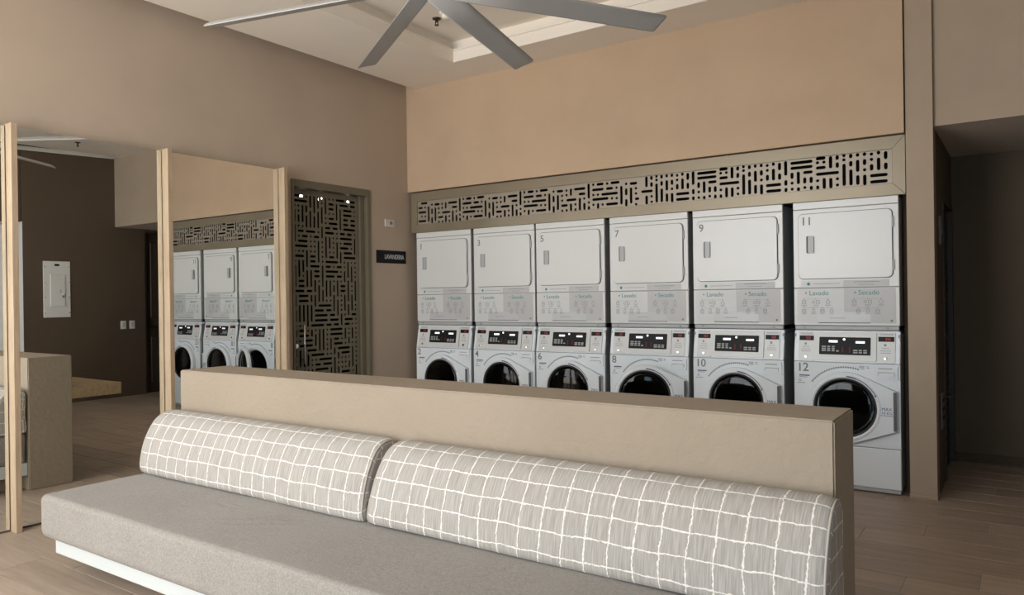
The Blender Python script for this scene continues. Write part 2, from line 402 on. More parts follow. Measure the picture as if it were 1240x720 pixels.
# glazed front behind the camera
WX0, WX1, WZ0, WZ1 = 0.15, 3.55, 0.08, 3.30          # tall window on the left
GX0, GX1, GZ1 = 4.80, 5.80, 2.25                     # glazed door on the right, added for the cool washer fill
struct('wall_front', boxes((-0.16, WX0, YW-0.1, YW, 0, 3.7), (WX1, GX0, YW-0.1, YW, 0, 3.7), (GX1, 7.3, YW-0.1, YW, 0, 3.7), (WX0, WX1, YW-0.1, YW, WZ1, 3.7), (WX0, WX1, YW-0.1, YW, 0, WZ0), (GX0, GX1, YW-0.1, YW, GZ1, 3.7)),
       'wall', 'front wall with a tall window and an added glazed door behind the camera', 'wall')
def glazing(name, label, cat, x0, x1, z0, z1, n):
    wf = thing(name, label, cat, ((x0+x1)/2, YW, z0), kind='structure'); w = (x1-x0)/2; st = (2*w-0.05)/n
    for i in range(n+1): obj('mullion', rbox(-w+i*st, -w+0.05+i*st, -0.08, -0.02, 0, z1-z0, 0.004), 'fan_dark', wf)
    for z in (0.0, z1-z0-0.05): obj('rail', rbox(-w+0.05, w-0.05, -0.08, -0.02, z, z+0.05, 0.004), 'fan_dark', wf)
glazing('window_1', 'tall dark-framed window behind the camera', 'window', WX0, WX1, WZ0, WZ1, 2)
glazing('door_added', 'added dark-framed glazed door behind the camera, opening for the cool fill lamp', 'door', GX0, GX1, 0.0, GZ1, 1)

# baseboards
struct('baseboard_pillar', rbox(PX0-0.002, PX1+0.004, -0.008, 0.05, 0, 0.028, 0.003), 'pier', 'thin tan plinth at the foot of the pier', 'baseboard')
struct('baseboard_corridor', rbox(PX1, XR, YB-0.014, YB, 0, 0.07, 0.004), 'dark_wall', 'dark brown baseboard at the end of the corridor', 'baseboard')
struct('baseboard_right', rbox(XR-0.012, XR, RY, RD0, 0, 0.06, 0.004), 'dark_wall', 'dark brown baseboard below the electrical panel', 'baseboard')
struct('baseboard_left', rbox(0, 0.012, DY1, 0.0, 0, 0.07, 0.004), 'wall_left', 'taupe baseboard between the lattice door and the machines', 'baseboard')

# ------------------------------------------------------------------ partition wall
HX0, HX1, HY0, HY1, HZ = 1.037, 4.625, -3.132, -2.824, 0.976
bm = rbox(HX0, HX1, HY0, HY1, 0, HZ)
bmesh.ops.bevel(bm, geom=bm.edges[:], offset=0.006, segments=2, affect='EDGES')
struct('wall_partition', bm, 'partition', 'waist-high beige plaster partition wall behind the bench cushions', 'partition')

# ------------------------------------------------------------------ lattice patterns
RP = [(0,.55,0,1.0),(0,.232,0,.375),(0,.03,0,.13),(1,.896,4,.896),(1,.738,4,.738),(1,.426,1,.586),(1,.276,1,.276),(1,.088,1,.088),(2,.246,2,.6),(2,0,2,.112),(3,.569,4,.569),(3,.245,3,.403),(4,.244,4,.401),(3,.104,3,.104),(4,0,4,.121),(5,.962,6,.962),(5,.827,5,.827),(6,.829,6,.829),(5,.667,6,.667),(5,.472,8,.472),(5,.277,5,.277),(5,0,5,.113),(6,0,6,.327),(7,0,7,.307),(7,.635,7,.98),(8,.871,8,.984),(8,.631,8,.76),(8,.281,8,.281),(8,.092,8,.092),(9,.975,9,.975),(9,.832,9,.832),(9,.064,9,.695),(10,.877,10,.996),(10,.629,10,.76),(10,.062,10,.504),(11,.90,11,.999),(11,.449,11,.77),(11,.06,11,.314),(12,.90,12,.992),(12,.629,12,.77),(12,.471,12,.471),(12,0,12,.31),(13,.915,13,.915),(13,.758,13,.758),(13,.447,13,.601),(14,.90,14,.995),(14,.436,14,.77),(15,.74,15,.939),(15,.439,15,.604),(13,.273,15,.273),(13,.087,15,.087)]
LP = [(0,.432,0,.951),(0,.27,0,.27),(0,.028,0,.124),(1,.905,1,.905),(2,.9,3,.9),(4,.895,4,.895),(5,.902,6.4,.902),(1,.711,3,.711),(4,.711,5,.711),(6,.715,6,.715),(1,.53,1,.53),(2,.527,2,.527),(3,.519,6,.519),(1,.359,4,.359),(5,.342,5,.342),(6,.334,6,.334),(1,.173,1,.173),(2,.017,2,.2),(3,.15,3,.15),(4,.143,6,.143),(7,.114,7,.738),(8,.809,8,.809),(8,.42,8,.63),(8,.026,8,.25),(9,.8,10,.8),(9,.11,9,.647),(10,.618,10,.618),(10,.435,10,.435),(10,.244,11,.244),(10,.008,10,.081),(12,.60,12,.837),(11.2,.432,13,.432),(13,.81,15,.81),(14,.615,15,.615),(11,.006,11,.086),(12,.01,12,.281),(13,.251,13,.251),(13,.006,13,.092),(14,.007,14,.458),(15,.434,15,.434),(15,.006,15,.26),(11,.794,11,.794),(11,.59,11,.66)]
VX0, VX1, VZ0, VZ1 = 0.105, 4.386, 2.113, 2.345
pit = 0.044; rad = 0.0112
slots = []
def put(P, xo, lo, hi):
    for c0, z0, c1, z1 in P:
        x0, x1 = xo+c0*pit, xo+c1*pit
        if c1 > c0 and x1 < lo+0.02: continue
        x0 = max(x0, lo+0.02) if c1 > c0 else x0
        x1 = min(x1, hi-0.02) if c1 > c0 else x1
        if x0 < lo+0.015 or x1 > hi-0.015 or x1 < x0: continue
        h = VZ1-VZ0; a, b_ = z0*h, z1*h
        if c0 == c1 and z1 > z0: a += rad*0.6; b_ -= rad*0.6
        a = max(a, rad+0.002); b_ = min(b_, h-rad-0.002)
        if b_ < a: a = b_ = (a+b_)/2
        slots.append((x0-VX0, a, x1-VX0, b_))
for k in range(-2, 2): put(LP, 1.348+0.704*k, VX0, 2.53)
for k in range(-2, 1): put(RP, 3.686+0.704*k, 2.53, VX1)
vent = thing('vent_grille', 'long taupe vent grille with slotted lattice above the dryers', 'vent', (2.24, 0, 2.03))
def at_world(o, t):                                    # a child built in world coordinates under thing t
    o.location = Vector(o.location)-Vector(t.location); return o
la = obj('lattice', slot_plate(VX1-VX0, VZ1-VZ0, slots, rad, 0.006, 'lattice', 'lattice'), None, vent, (VX0, 0.012, VZ0)); at_world(la, vent)
FX0, FX1, FZ0, FZ1 = 0.028, 4.466, 2.031, 2.432
def board(pts, y0=-0.004, y1=0.03):
    bm = bmesh.new(); prism_y(bm, pts, y0, y1)
    bmesh.ops.bevel(bm, geom=bm.edges[:], offset=0.0018, segments=1, affect='EDGES'); return bm
for pts in ([(FX0,FZ0),(FX1,FZ0),(VX1,VZ0),(VX0,VZ0)], [(FX0,FZ1),(VX0,VZ1),(VX1,VZ1),(FX1,FZ1)], [(FX0,FZ0),(VX0,VZ0),(VX0,VZ1),(FX0,FZ1)], [(FX1,FZ0),(FX1,FZ1),(VX1,VZ1),(VX1,VZ0)]):
    at_world(obj('frame_board', board(pts), 'vent', vent), vent)

def weave(nc, nr, seed):
    rnd = random.Random(seed); used = [[0]*nr for _ in range(nc)]; out = []
    zone = {}
    for r in range(nr-1, -1, -1):
        for c_ in range(nc):
            if used[c_][r]: continue
            k = (c_//4, r//5); hor = zone.setdefault(k, rnd.random() < 0.52)
            if rnd.random() < 0.15: hor = not hor
            L = rnd.choice((1, 1, 2, 2, 3, 3, 4, 4) if hor else (1, 1, 2, 3, 4, 4, 5))
            n = 1
            if hor:
                while n < L and c_+n < nc and not used[c_+n][r]: n += 1
                for i in range(n): used[c_+i][r] = 1
                out.append((c_, r, c_+n-1, r))
            else:
                while n < L and r-n >= 0 and not used[c_][r-n]: n += 1
                for i in range(n): used[c_][r-i] = 1
                out.append((c_, r-n+1, c_, r))
    return out
def door_lattice(w, h, seed, mat='olive'):
    p = 0.0435; nc = int((w-0.02)/p); nr = int((h-0.03)/p); ox = (w-(nc-1)*p)/2; oz = (h-(nr-1)*p)/2
    return slot_plate(w, h, [(ox+a*p, oz+b_*p, ox+c_*p, oz+d*p) for a, b_, c_, d in weave(nc, nr, seed)], 0.0104, 0.006, 'lattice', mat)
# door_1: lattice door in the left wall (hung along y, seen from +x)
d1 = thing('door_1', 'olive slotted lattice door in the taupe side wall beside the mirrors', 'door', (0, (DY0+DY1)/2, 0), kind='structure')
LW = 0.80; ly0, ly1 = -1.447, -0.650
lat = obj('lattice', door_lattice(ly1-ly0, 2.335, 3), None, d1, (-0.055, ly0, 0.004)); lat.rotation_euler = (0, 0, PI/2); at_world(lat, d1)
at_world(obj('jamb', rbox(-0.10, 0.012, DY0, ly0, 0, DZ, 0.003), 'olive', d1), d1)
at_world(obj('jamb', rbox(-0.10, 0.012, ly1+0.055, DY1, 0, DZ, 0.003), 'olive', d1), d1)
at_world(obj('jamb_stop', rbox(-0.10, -0.03, ly1, ly1+0.055, 0, DZ-0.05, 0.003), 'olive', d1), d1)
at_world(obj('head', rbox(-0.10, 0.012, ly0, ly1+0.055, 2.345, DZ, 0.003), 'olive', d1), d1)
bm = bmesh.new(); cyl(bm, (-0.02, ly0+0.115, 0.82), (-0.02, ly0+0.115, 1.16), 0.008, n=10); cyl(bm, (-0.055, ly0+0.115, 0.86), (-0.02, ly0+0.115, 0.86), 0.006, n=8); cyl(bm, (-0.055, ly0+0.115, 1.12), (-0.02, ly0+0.115, 1.12), 0.006, n=8)
at_world(obj('pull_bar', bm, 'chrome', d1, smooth=True), d1)
bm = bmesh.new(); cyl(bm, (-0.052, ly0+0.04, 0.98), (-0.035, ly0+0.04, 0.98), 0.02, n=16)
at_world(obj('lock', bm, 'chrome', d1), d1)
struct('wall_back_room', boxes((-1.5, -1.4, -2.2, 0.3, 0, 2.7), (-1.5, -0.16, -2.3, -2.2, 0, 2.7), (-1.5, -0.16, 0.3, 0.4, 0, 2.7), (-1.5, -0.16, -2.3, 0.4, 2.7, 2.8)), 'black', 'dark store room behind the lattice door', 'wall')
sl = thing('strip_light', 'small lit lamps glimpsed through the top of the lattice door', 'lamp', (-0.35, -0.79, 2.33))
obj('housing', rbox(-0.02, 0.02, -0.33, 0.33, 0.03, 0.06, 0.004), 'fan_dark', sl)
for y in (-0.275, -0.055, 0.272):
    bm = bmesh.new(); lathe_z(bm, 0, y, [(0, -0.032), (0.018, -0.028), (0.026, -0.008), (0.018, 0.02), (0.012, 0.034), (0, 0.035)], 14); obj('bulb', bm, 'bulb', sl, smooth=True)
# door_2: lattice door in the corridor side wall
d2 = thing('door_2', 'dark slotted lattice door inside the corridor', 'door', (PX1, 0.98, 0), kind='structure')
l2 = obj('lattice', door_lattice(CY1-CY0-0.06, CZ-0.04, 9, 'dark_wood'), None, d2, (PX1-0.03, CY0+0.03, 0.004)); l2.rotation_euler = (0, 0, PI/2); at_world(l2, d2)
for a, b_ in ((CY0, CY0+0.03), (CY1-0.03, CY1)): at_world(obj('jamb', rbox(PX1-0.08, PX1+0.01, a, b_, 0, CZ, 0.003), 'dark_wood', d2), d2)
at_world(obj('head', rbox(PX1-0.08, PX1+0.01, CY0+0.03, CY1-0.03, CZ-0.035, CZ, 0.003), 'dark_wood', d2), d2)
bm = bmesh.new(); cyl(bm, (PX1-0.03, CY0+0.10, 0.60), (PX1+0.03, CY0+0.10, 0.60), 0.012, n=12); bx(bm, PX1+0.022, PX1+0.036, CY0+0.09, CY0+0.22, 0.59, 0.61)
at_world(obj('lever_handle', bm, 'brass_dark', d2), d2)
# door_3: panelled dark wooden door in the right wall (seen in the mirror)
d3 = thing('door_3', 'dark wooden panelled door in the brown wall, seen in the mirror', 'door', (XR, 0.89, 0), kind='structure')
at_world(obj('slab', rbox(XR+0.05, XR+0.09, RD0+0.03, RD1-0.03, 0.005, RDZ-0.03, 0.003), 'dark_wood', d3), d3)
for a, b_ in ((RD0, RD0+0.03), (RD1-0.03, RD1)): at_world(obj('jamb', rbox(XR-0.006, XR+0.12, a, b_, 0, RDZ, 0.003), 'dark_wood', d3), d3)
at_world(obj('head', rbox(XR-0.006, XR+0.12, RD0+0.03, RD1-0.03, RDZ-0.03, RDZ, 0.003), 'dark_wood', d3), d3)
for z0, z1 in ((0.15, 0.85), (1.15, 2.28)):
    for y0, y1 in ((RD0+0.12, RD0+0.40), (RD0+0.48, RD1-0.12)):
        at_world(obj('panel', rbox(XR+0.035, XR+0.055, y0, y1, z0, z1, 0.009, 1), 'dark_wood', d3), d3)
bm = bmesh.new(); cyl(bm, (XR-0.005, RD0+0.09, 1.0), (XR+0.055, RD0+0.09, 1.0), 0.010, n=12); bx(bm, XR-0.012, XR+0.002, RD0+0.08, RD0+0.21, 0.99, 1.01)
at_world(obj('lever_handle', bm, 'brass_dark', d3), d3)

# ------------------------------------------------------------------ mirrors and their oak posts
PT = 0.035                                           # post thickness
PY = [-3.640, -2.648, -1.640]                        # near face of each post
PO = 0.122
for lab, y0, y1 in (('tall frameless wall mirror at the left edge of the picture', -4.62, PY[0]),
                    ('tall wall mirror reflecting the electrical panel and the dark wall', PY[0]+PT, PY[1]),
                    ('tall wall mirror reflecting the laundry machines', PY[1]+PT, PY[2])):
    t = thing('wall_mirror', lab, 'mirror', (0.0, (y0+y1)/2, 0), 'tall wall mirrors')
    w = (y1-y0)/2
    obj('backing', rbox(0.001, XM-0.006, -w+0.002, w-0.002, 0.0, ZM-0.004), 'fan_dark', t)
    obj('glass', rbox(XM-0.006, XM, -w+0.006, w-0.006, 0.012, ZM, 0.001, 1), 'mirror', t)
for lab, y0 in (('pale oak upright post at the left edge of the picture', PY[0]), ('pale oak upright post between the two mirrors', PY[1]), ('pale oak upright post between the mirror and the lattice door', PY[2])):
    o = obj('oak_post', rbox(0.0, PO, 0, PT, 0.0, ZM+0.012, 0.002, 1), 'oak'); o.location = (0.001, y0, 0)
    tag(o, lab, 'post', 'oak posts framing the mirrors')

# ------------------------------------------------------------------ sign and wall plates on the left wall
sg = thing('door_sign', 'black plaque reading LAVANDERIA on the taupe wall', 'sign', (0, -0.272, 1.785))
obj('plaque', rbox(0.0, 0.008, -0.205, 0.205, -0.062, 0.062, 0.002, 1), 'sign', sg)
tx = obj('lettering', text_mesh('LAVANDERIA', 0.058, 'sign_text', 'CENTER', 0.0006, 0.9), None, sg, (0.0088, 0.038, -0.021)); tx.rotation_euler = (0, 0, PI/2)
_bb = [v_.co.x for v_ in tx.data.vertices]; tx.scale = (0.268/(max(_bb)-min(_bb)), 1, 1.12)
ro = thing('room_sensor', 'small ivory wall plate with a round sensor above the black plaque', 'wall plate', (0, -0.292, 2.115))
obj('plate', rbox(0, 0.010, -0.065, 0.065, -0.037, 0.037, 0.003), 'plate', ro)
bm = bmesh.new(); cyl(bm, (0.008, 0.012, 0), (0.016, 0.012, 0), 0.016, n=16); obj('sensor', bm, 'ink', ro)

# ------------------------------------------------------------------ things on the dark right wall (seen in the mirror)
ep = thing('electrical_panel', 'white electrical breaker panel on the dark brown wall, seen in the mirror', 'electrical panel', (XR, -0.772, 1.183))
obj('cover', rbox(-0.014, 0, -0.172, 0.172, 0, 0.765, 0.004), 'panel_white', ep)
dr = obj('door', rbox(-0.024, -0.012, -0.085, 0.10, 0.15, 0.585, 0.003), 'panel_white', ep)
obj('latch', rbox(-0.032, -0.022, 0.062, 0.082, 0.27, 0.30, 0.002), 'ink', dr)
obj('latch', rbox(-0.030, -0.022, 0.03, 0.045, 0.34, 0.375, 0.002), 'chrome', dr)
obj('nameplate', rbox(-0.017, -0.013, -0.03, 0.03, 0.70, 0.728), 'display', ep)
for y in (-0.155, 0.155):
    for z in (0.06, 0.27, 0.48, 0.69):
        bm = bmesh.new(); cyl(bm, (-0.017, y, z), (-0.013, y, z), 0.009, n=10); obj('screw', bm, 'chrome', ep)
for lab, y in (('white light switch on the dark wall nearer the electrical panel', 0.131), ('white light switch on the dark wall nearer the wooden door', 0.262)):
    s = thing('light_switch', lab, 'switch', (XR, y, 1.045), 'light switches on the dark wall')
    obj('plate', rbox(-0.009, 0, -0.04, 0.04, -0.06, 0.06, 0.003), 'panel_white', s)
    obj('rocker', rbox(-0.014, -0.008, -0.018, 0.018, -0.03, 0.03, 0.002), 'plate', s)
kp = thing('door_reader', 'slim grey access reader on the corridor side wall', 'access reader', (PX1, 0.335, 1.70))
obj('body', rbox(0, 0.014, -0.035, 0.035, 0, 0.20, 0.004), 'ink', kp)
bm = bmesh.new(); cyl(bm, (0.012, 0.02, 0.09), (0.02, 0.02, 0.09), 0.018, n=14); obj('button', bm, 'chrome', kp)
lp = thing('wall_notice', 'small dark plate low on the corridor side wall', 'wall plate', (PX1, 0.40, 0.42))
obj('plate', rbox(0, 0.008, -0.09, 0.09, 0, 0.25, 0.002), 'ink', lp)
for k in range(3): obj('slot', rbox(0.007, 0.0105, -0.06, 0.06, 0.06+0.06*k, 0.085+0.06*k), 'display', lp)

# ------------------------------------------------------------------ laundry machines
MW = 0.686
def plate_round(x0, x1, z0, z1, r, y0, y1, seg=6):
    pts = []
    for cx, cz, a0 in ((x1-r, z1-r, 0), (x0+r, z1-r, PI/2), (x0+r, z0+r, PI), (x1-r, z0+r, 1.5*PI)):
        for i in range(seg+1): a = a0+PI/2*i/seg; pts.append((cx+r*math.cos(a), cz+r*math.sin(a)))
    bm = bmesh.new(); prism_y(bm, pts, y0, y1); return bm
DZ0 = 1.112
def make_dryer():
    t = bpy.data.objects.new('tumble_dryer', None); COL.objects.link(t)
    W = MW
    bm = bmesh.new(); bx(bm, 0.0, W, 0.022, 0.74, 0.032, 0.91); obj('cabinet', bm, 'cabinet_side', t)
    obj('top_band', rbox(0, W, 0.0, 0.03, 0.866, 0.918, 0.004), 'enamel', t)
    obj('front_panel', rbox(0, W, 0.002, 0.03, 0.302, 0.8635, 0.004), 'enamel', t)
    lp_ = obj('service_panel', rbox(0, W, 0.002, 0.03, 0.034, 0.2985, 0.004), 'enamel', t)
    bs = obj('base_trim', rbox(0.004, W-0.004, 0.004, 0.03, 0.0, 0.032, 0.008), 'trim_grey', t)
    for x in (0.07, 0.61):
        bm = bmesh.new(); cyl(bm, (x, -0.003, 0.017), (x, 0.008, 0.017), 0.009, n=12); obj('screw', bm, 'cabinet_side', bs)
    # door with dark gasket line round it
    obj('door_gasket', plate_round(0.035, 0.651, 0.362, 0.834, 0.035, -0.004, 0.006), 'seam', t)
    dbm = plate_round(0.0395, 0.6465, 0.3665, 0.8295, 0.031, -0.016, 0.0)
    bmesh.ops.bevel(dbm, geom=[e for e in dbm.edges if all(v.co.y < -0.01 for v in e.verts)], offset=0.004, segments=2, affect='EDGES')
    d = obj('door', dbm, 'enamel', t)
    obj('handle_recess', plate_round(0.073, 0.150, 0.540, 0.680, 0.006, -0.0175, -0.012, 3), 'enamel', d)
    obj('handle_slot', plate_round(0.094, 0.128, 0.548, 0.672, 0.010, -0.0185, -0.014, 4), 'seam', d)
    obj('handle', plate_round(0.108, 0.146, 0.548, 0.672, 0.012, -0.030, -0.016, 4), 'trim_grey', d)
    for z in (0.45, 0.74): obj('hinge', rbox(0.6475, 0.6575, -0.012, 0.004, z-0.035, z+0.035, 0.002), 'trim_grey', d)
    # printed band under the door
    bd = obj('brand_band', boxes((0.05, 0.335, 0.0008, 0.0025, 0.309, 0.350)), 'decal_white', t)
    obj('grey_tab', boxes((0.335, 0.625, 0.0004, 0.0025, 0.307, 0.352)), 'decal_grey', bd)
    bm = bmesh.new(); cyl(bm, (0.102, 0.0002, 0.329), (0.102, 0.002, 0.329), 0.011, n=14); obj('green_mark', bm, 'green', bd)
    obj('print', boxes((0.135, 0.31, 0.0002, 0.002, 0.3275, 0.3305), (0.40, 0.565, -0.0002, 0.002, 0.336, 0.340), (0.43, 0.53, -0.0002, 0.002, 0.318, 0.321)), 'ink_light', bd)
    # instruction sticker
    st = obj('instruction_sticker', boxes((0.022, 0.338, 0.0006, 0.0025, 0.050, 0.294)), 'decal_white', t)
    obj('grey_half', boxes((0.338, 0.664, 0.0004, 0.0025, 0.050, 0.294)), 'decal_grey', st)
    obj('clear_strip', boxes((0.165, 0.505, -0.0004, 0.0022, 0.052, 0.128)), 'decal_strip', st)
    obj('lavado_heading', text_mesh('• Lavado', 0.047, 'teal'), None, st, (0.075, -0.0006, 0.248))
    obj('secado_heading', text_mesh('• Secado', 0.047, 'teal'), None, st, (0.400, -0.0006, 0.248))
    bm = bmesh.new(); y0, y1 = -0.0012, 0.0
    def ln(x0, x1, z, h=0.0022): bx(bm, x0, x1, y0, y1, z-h/2, z+h/2)
    def frame(cx, cz, w, h, t_=0.0026):
        bx(bm, cx-w, cx+w, y0, y1, cz+h-t_, cz+h); bx(bm, cx-w, cx+w, y0, y1, cz-h, cz-h+t_); bx(bm, cx-w, cx-w+t_, y0, y1, cz-h, cz+h); bx(bm, cx+w-t_, cx+w, y0, y1, cz-h, cz+h)
    def circ(cx, cz, r):
        n = 12
        for i in range(n):
            a, b2 = 2*PI*i/n, 2*PI*(i+1)/n; q = r-0.0028
            vs_ = [bm.verts.new((cx+rr*math.cos(aa), y0, cz+rr*math.sin(aa))) for rr, aa in ((r, a), (r, b2), (q, b2), (q, a))]; bm.faces.new(vs_)
    rows = ((0.0, (0.070, 0.150, 0.232), (0.060, 0.145, 0.225, 0.0)), (0.335, (0.068, 0.155, 0.238), None))
    for ox, top, _n in rows:
        for i, x in enumerate(top):
            x += ox
            bx(bm, x-0.004, x+0.004, y0, y1, 0.2185, 0.2245)
            if i == 0: frame(x, 0.200, 0.013, 0.012); ln(x-0.009, x+0.009, 0.203)
            elif i == 1: circ(x-0.016, 0.200, 0.011); frame(x+0.014, 0.200, 0.011, 0.012)
            else: circ(x, 0.199, 0.014)
            ln(x-0.020, x+0.020, 0.178); ln(x-0.013, x+0.013, 0.172)
        ln(ox+top[0]+0.012, ox+top[1]-0.012, 0.2215, 0.0012); ln(ox+top[1]+0.012, ox+top[2]-0.012, 0.2215, 0.0012)
    for xs in ((0.070, 0.134, 0.194, 0.256), (0.428, 0.490, 0.552)):
        for i, x in enumerate(xs):
            bx(bm, x-0.0035, x+0.0035, y0, y1, 0.1555, 0.161)
            if i % 2 == 0: frame(x, 0.139, 0.013, 0.010); ln(x-0.008, x+0.008, 0.139)
            else: circ(x, 0.139, 0.012)
            ln(x-0.018, x+0.018, 0.121); ln(x-0.012, x+0.012, 0.1155)
        ln(xs[0]+0.01, xs[-1]-0.01, 0.158, 0.0012)
    ln(0.245, 0.345, 0.086, 0.003)
    obj('icons', bm, 'ink_light', st)
    obj('filter_slot', boxes((0.165, 0.505, -0.0008, 0.002, 0.049, 0.0555)), 'ink', t)
    bm = bmesh.new(); cyl(bm, (0.637, -0.001, 0.069), (0.637, 0.002, 0.069), 0.008, n=10); obj('round_mark', bm, 'ink', st)
    return t

def make_washer():
    t = bpy.data.objects.new('washing_machine', None); COL.objects.link(t)
    W = MW; Y = -0.015
    bm = bmesh.new(); bx(bm, 0.0, 0.012, 0.012, 0.74, 0.03, 1.085); bx(bm, W-0.012, W, 0.012, 0.74, 0.03, 1.085); bx(bm, 0.012, W-0.012, 0.60, 0.74, 0.03, 1.085); bx(bm, 0.012, W-0.012, 0.03, 0.60, 1.05, 1.108); bx(bm, 0.012, W-0.012, 0.03, 0.60, 0.03, 0.06)
    obj('cabinet', bm, 'cabinet_side', t)
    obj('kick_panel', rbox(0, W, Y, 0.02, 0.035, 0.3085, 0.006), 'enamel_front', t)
    ft = obj('foot_rail', rbox(0.004, W-0.004, Y+0.006, 0.10, 0.008, 0.033, 0.004), 'trim_grey', t)
    for x in (0.06, 0.62):
        bm = bmesh.new(); cyl(bm, (x, 0.05, 0), (x, 0.05, 0.012), 0.022, n=14); obj('foot', bm, 'rubber', ft)
    # front panel with round opening
    cx, cz, R = 0.343, 0.578, 0.205
    cu = bpy.data.curves.new('front_panel', 'CURVE'); cu.dimensions = '2D'; cu.fill_mode = 'BOTH'; cu.extrude = 0.012
    def spl(pts):
        s = cu.splines.new('POLY'); s.points.add(len(pts)-1); s.use_cyclic_u = True
        for p, q in zip(s.points, pts): p.co = (q[0], q[1], 0, 1)
    spl([(0.0, 0.3135), (W, 0.3135), (W, 0.885), (0.0, 0.885)])
    spl([(cx+R*math.cos(2*PI*i/48), cz+R*math.sin(2*PI*i/48)) for i in range(48)])
    me = curve_mesh(cu, 'front_panel'); bpy.data.curves.remove(cu); me.transform(Matrix.Rotation(PI/2, 4, 'X')); me.transform(Matrix.Translation((0, Y+0.012, 0)))
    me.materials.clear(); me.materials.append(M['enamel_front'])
    fp = obj('front_panel', me, None, t)
    bm = bmesh.new(); lathe_y(bm, cx, cz, [(0.206, Y-0.002), (0.212, Y+0.004), (0.206, Y+0.03), (0.19, Y+0.06), (0.188, Y+0.10), (0.21, Y+0.11)]); obj('gasket', bm, 'rubber', t, smooth=True)
    bm = bmesh.new(); lathe_y(bm, cx, cz, [(0.20, Y+0.10), (0.26, Y+0.12), (0.26, 0.48), (0.24, 0.50), (0.0, 0.51)], 36); obj('drum', bm, 'steel', t, smooth=True)
    # detergent drawer
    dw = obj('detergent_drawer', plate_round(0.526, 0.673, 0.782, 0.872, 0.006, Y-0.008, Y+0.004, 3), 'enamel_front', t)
    obj('pull_shadow', plate_round(0.550, 0.652, 0.806, 0.832, 0.007, Y-0.0090, Y-0.006, 3), 'trim_grey', dw)
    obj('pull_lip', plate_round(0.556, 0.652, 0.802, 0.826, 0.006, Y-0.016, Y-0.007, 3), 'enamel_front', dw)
    obj('print', boxes((0.555, 0.64, Y-0.0088, Y-0.007, 0.853, 0.858)), 'ink_light', dw)
    # printed marks
    bm = bmesh.new(); y0, y1 = Y-0.0010, Y+0.001
    bx(bm, 0.034, 0.105, y0, y1, 0.783, 0.791); obj('barcode', bm, 'navy', fp)
    bm = bmesh.new()
    for x0, x1, z in ((0.034, 0.09, 0.775), (0.030, 0.046, 0.757), (0.030, 0.05, 0.748), (0.02, 0.075, 0.733), (0.432, 0.466, 0.866), (0.432, 0.466, 0.858), (0.438, 0.466, 0.849), (0.478, 0.495, 0.864), (0.478, 0.497, 0.854)): bx(bm, x0, x1, y0, y1, z-0.002, z+0.002)
    for i in range(22):                                   # worn arc of print above the door
        a = math.radians(142-i*3.3); r0_ = 0.272; da = math.radians(1.25)
        vs_ = [bm.verts.new((cx+r*math.cos(q), y0, cz+r*math.sin(q))) for r, q in ((r0_, a-da), (r0_, a+da), (r0_+0.011, a+da), (r0_+0.011, a-da))]; bm.faces.new(vs_)
    obj('print', bm, 'ink_light', fp)
    # sloping control fascia
    zb, zt = 0.8885, 1.108; yb, yt = -0.018, 0.020
    bm = bmesh.new(); prism_x(bm, [(yb, zb), (yt, zt), (0.06, zt), (0.06, zb)], 0.0, W)
    bmesh.ops.bevel(bm, geom=bm.edges[:], offset=0.004, segments=2, affect='EDGES')
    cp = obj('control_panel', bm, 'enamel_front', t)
    tilt = math.atan2(yt-yb, zt-zb); Hh = math.hypot(yt-yb, zt-zb)
    def cpl(name, bm, mat):                                # child lying on the sloping face: local z up the slope, y out of it
        o = obj(name, bm, mat, cp); o.location = (0, yb, zb); o.rotation_euler = (-tilt, 0, 0); return o
    cpl('bezel', plate_round(0.141, 0.542, 0.012, 0.212, 0.008, -0.010, 0.004, 3), 'enamel')
    cpl('display', plate_round(0.172, 0.506, 0.052, 0.176, 0.005, -0.0112, -0.006, 3), 'display')
    y0, y1 = -0.0120, -0.0105
    k = 0.686/132/9.185; X = lambda c_: (c_/9.185+1.5)*0.686/132
    Zr = lambda c_: 0.176-(c_-112)/(320-112)*0.124
    bm = bmesh.new(); bx(bm, X(402), X(505), y0, y1, Zr(176), Zr(150)); bx(bm, X(712), X(815), y0, y1, Zr(182), Zr(157)); cyl(bm, (X(580), y1, Zr(138)), (X(580), y0, Zr(138)), 0.0085, n=12)
    cpl('lcd', bm, 'lcd')
    bm = bmesh.new()
    for a, c_ in ((320, 370), (385, 420), (438, 472)):
        for z in (226, 250, 273): bx(bm, X(a), X(c_), y0, y1, Zr(z+8), Zr(z-8))
    bx(bm, X(490), X(520), y0, y1, Zr(284), Zr(268))
    for a, c_ in ((685, 735), (748, 785), (800, 840)):
        for z in (265, 290): bx(bm, X(a), X(c_), y0, y1, Zr(z+8), Zr(z-8))
    cpl('keys', bm, 'key')
    cpl('red_keys', boxes((X(557), X(572), y0, y1, Zr(292), Zr(228)), (X(637), X(652), y0, y1, Zr(292), Zr(228)), (X(700), X(815), y0, y1, Zr(136), Zr(132))), 'led_dim')
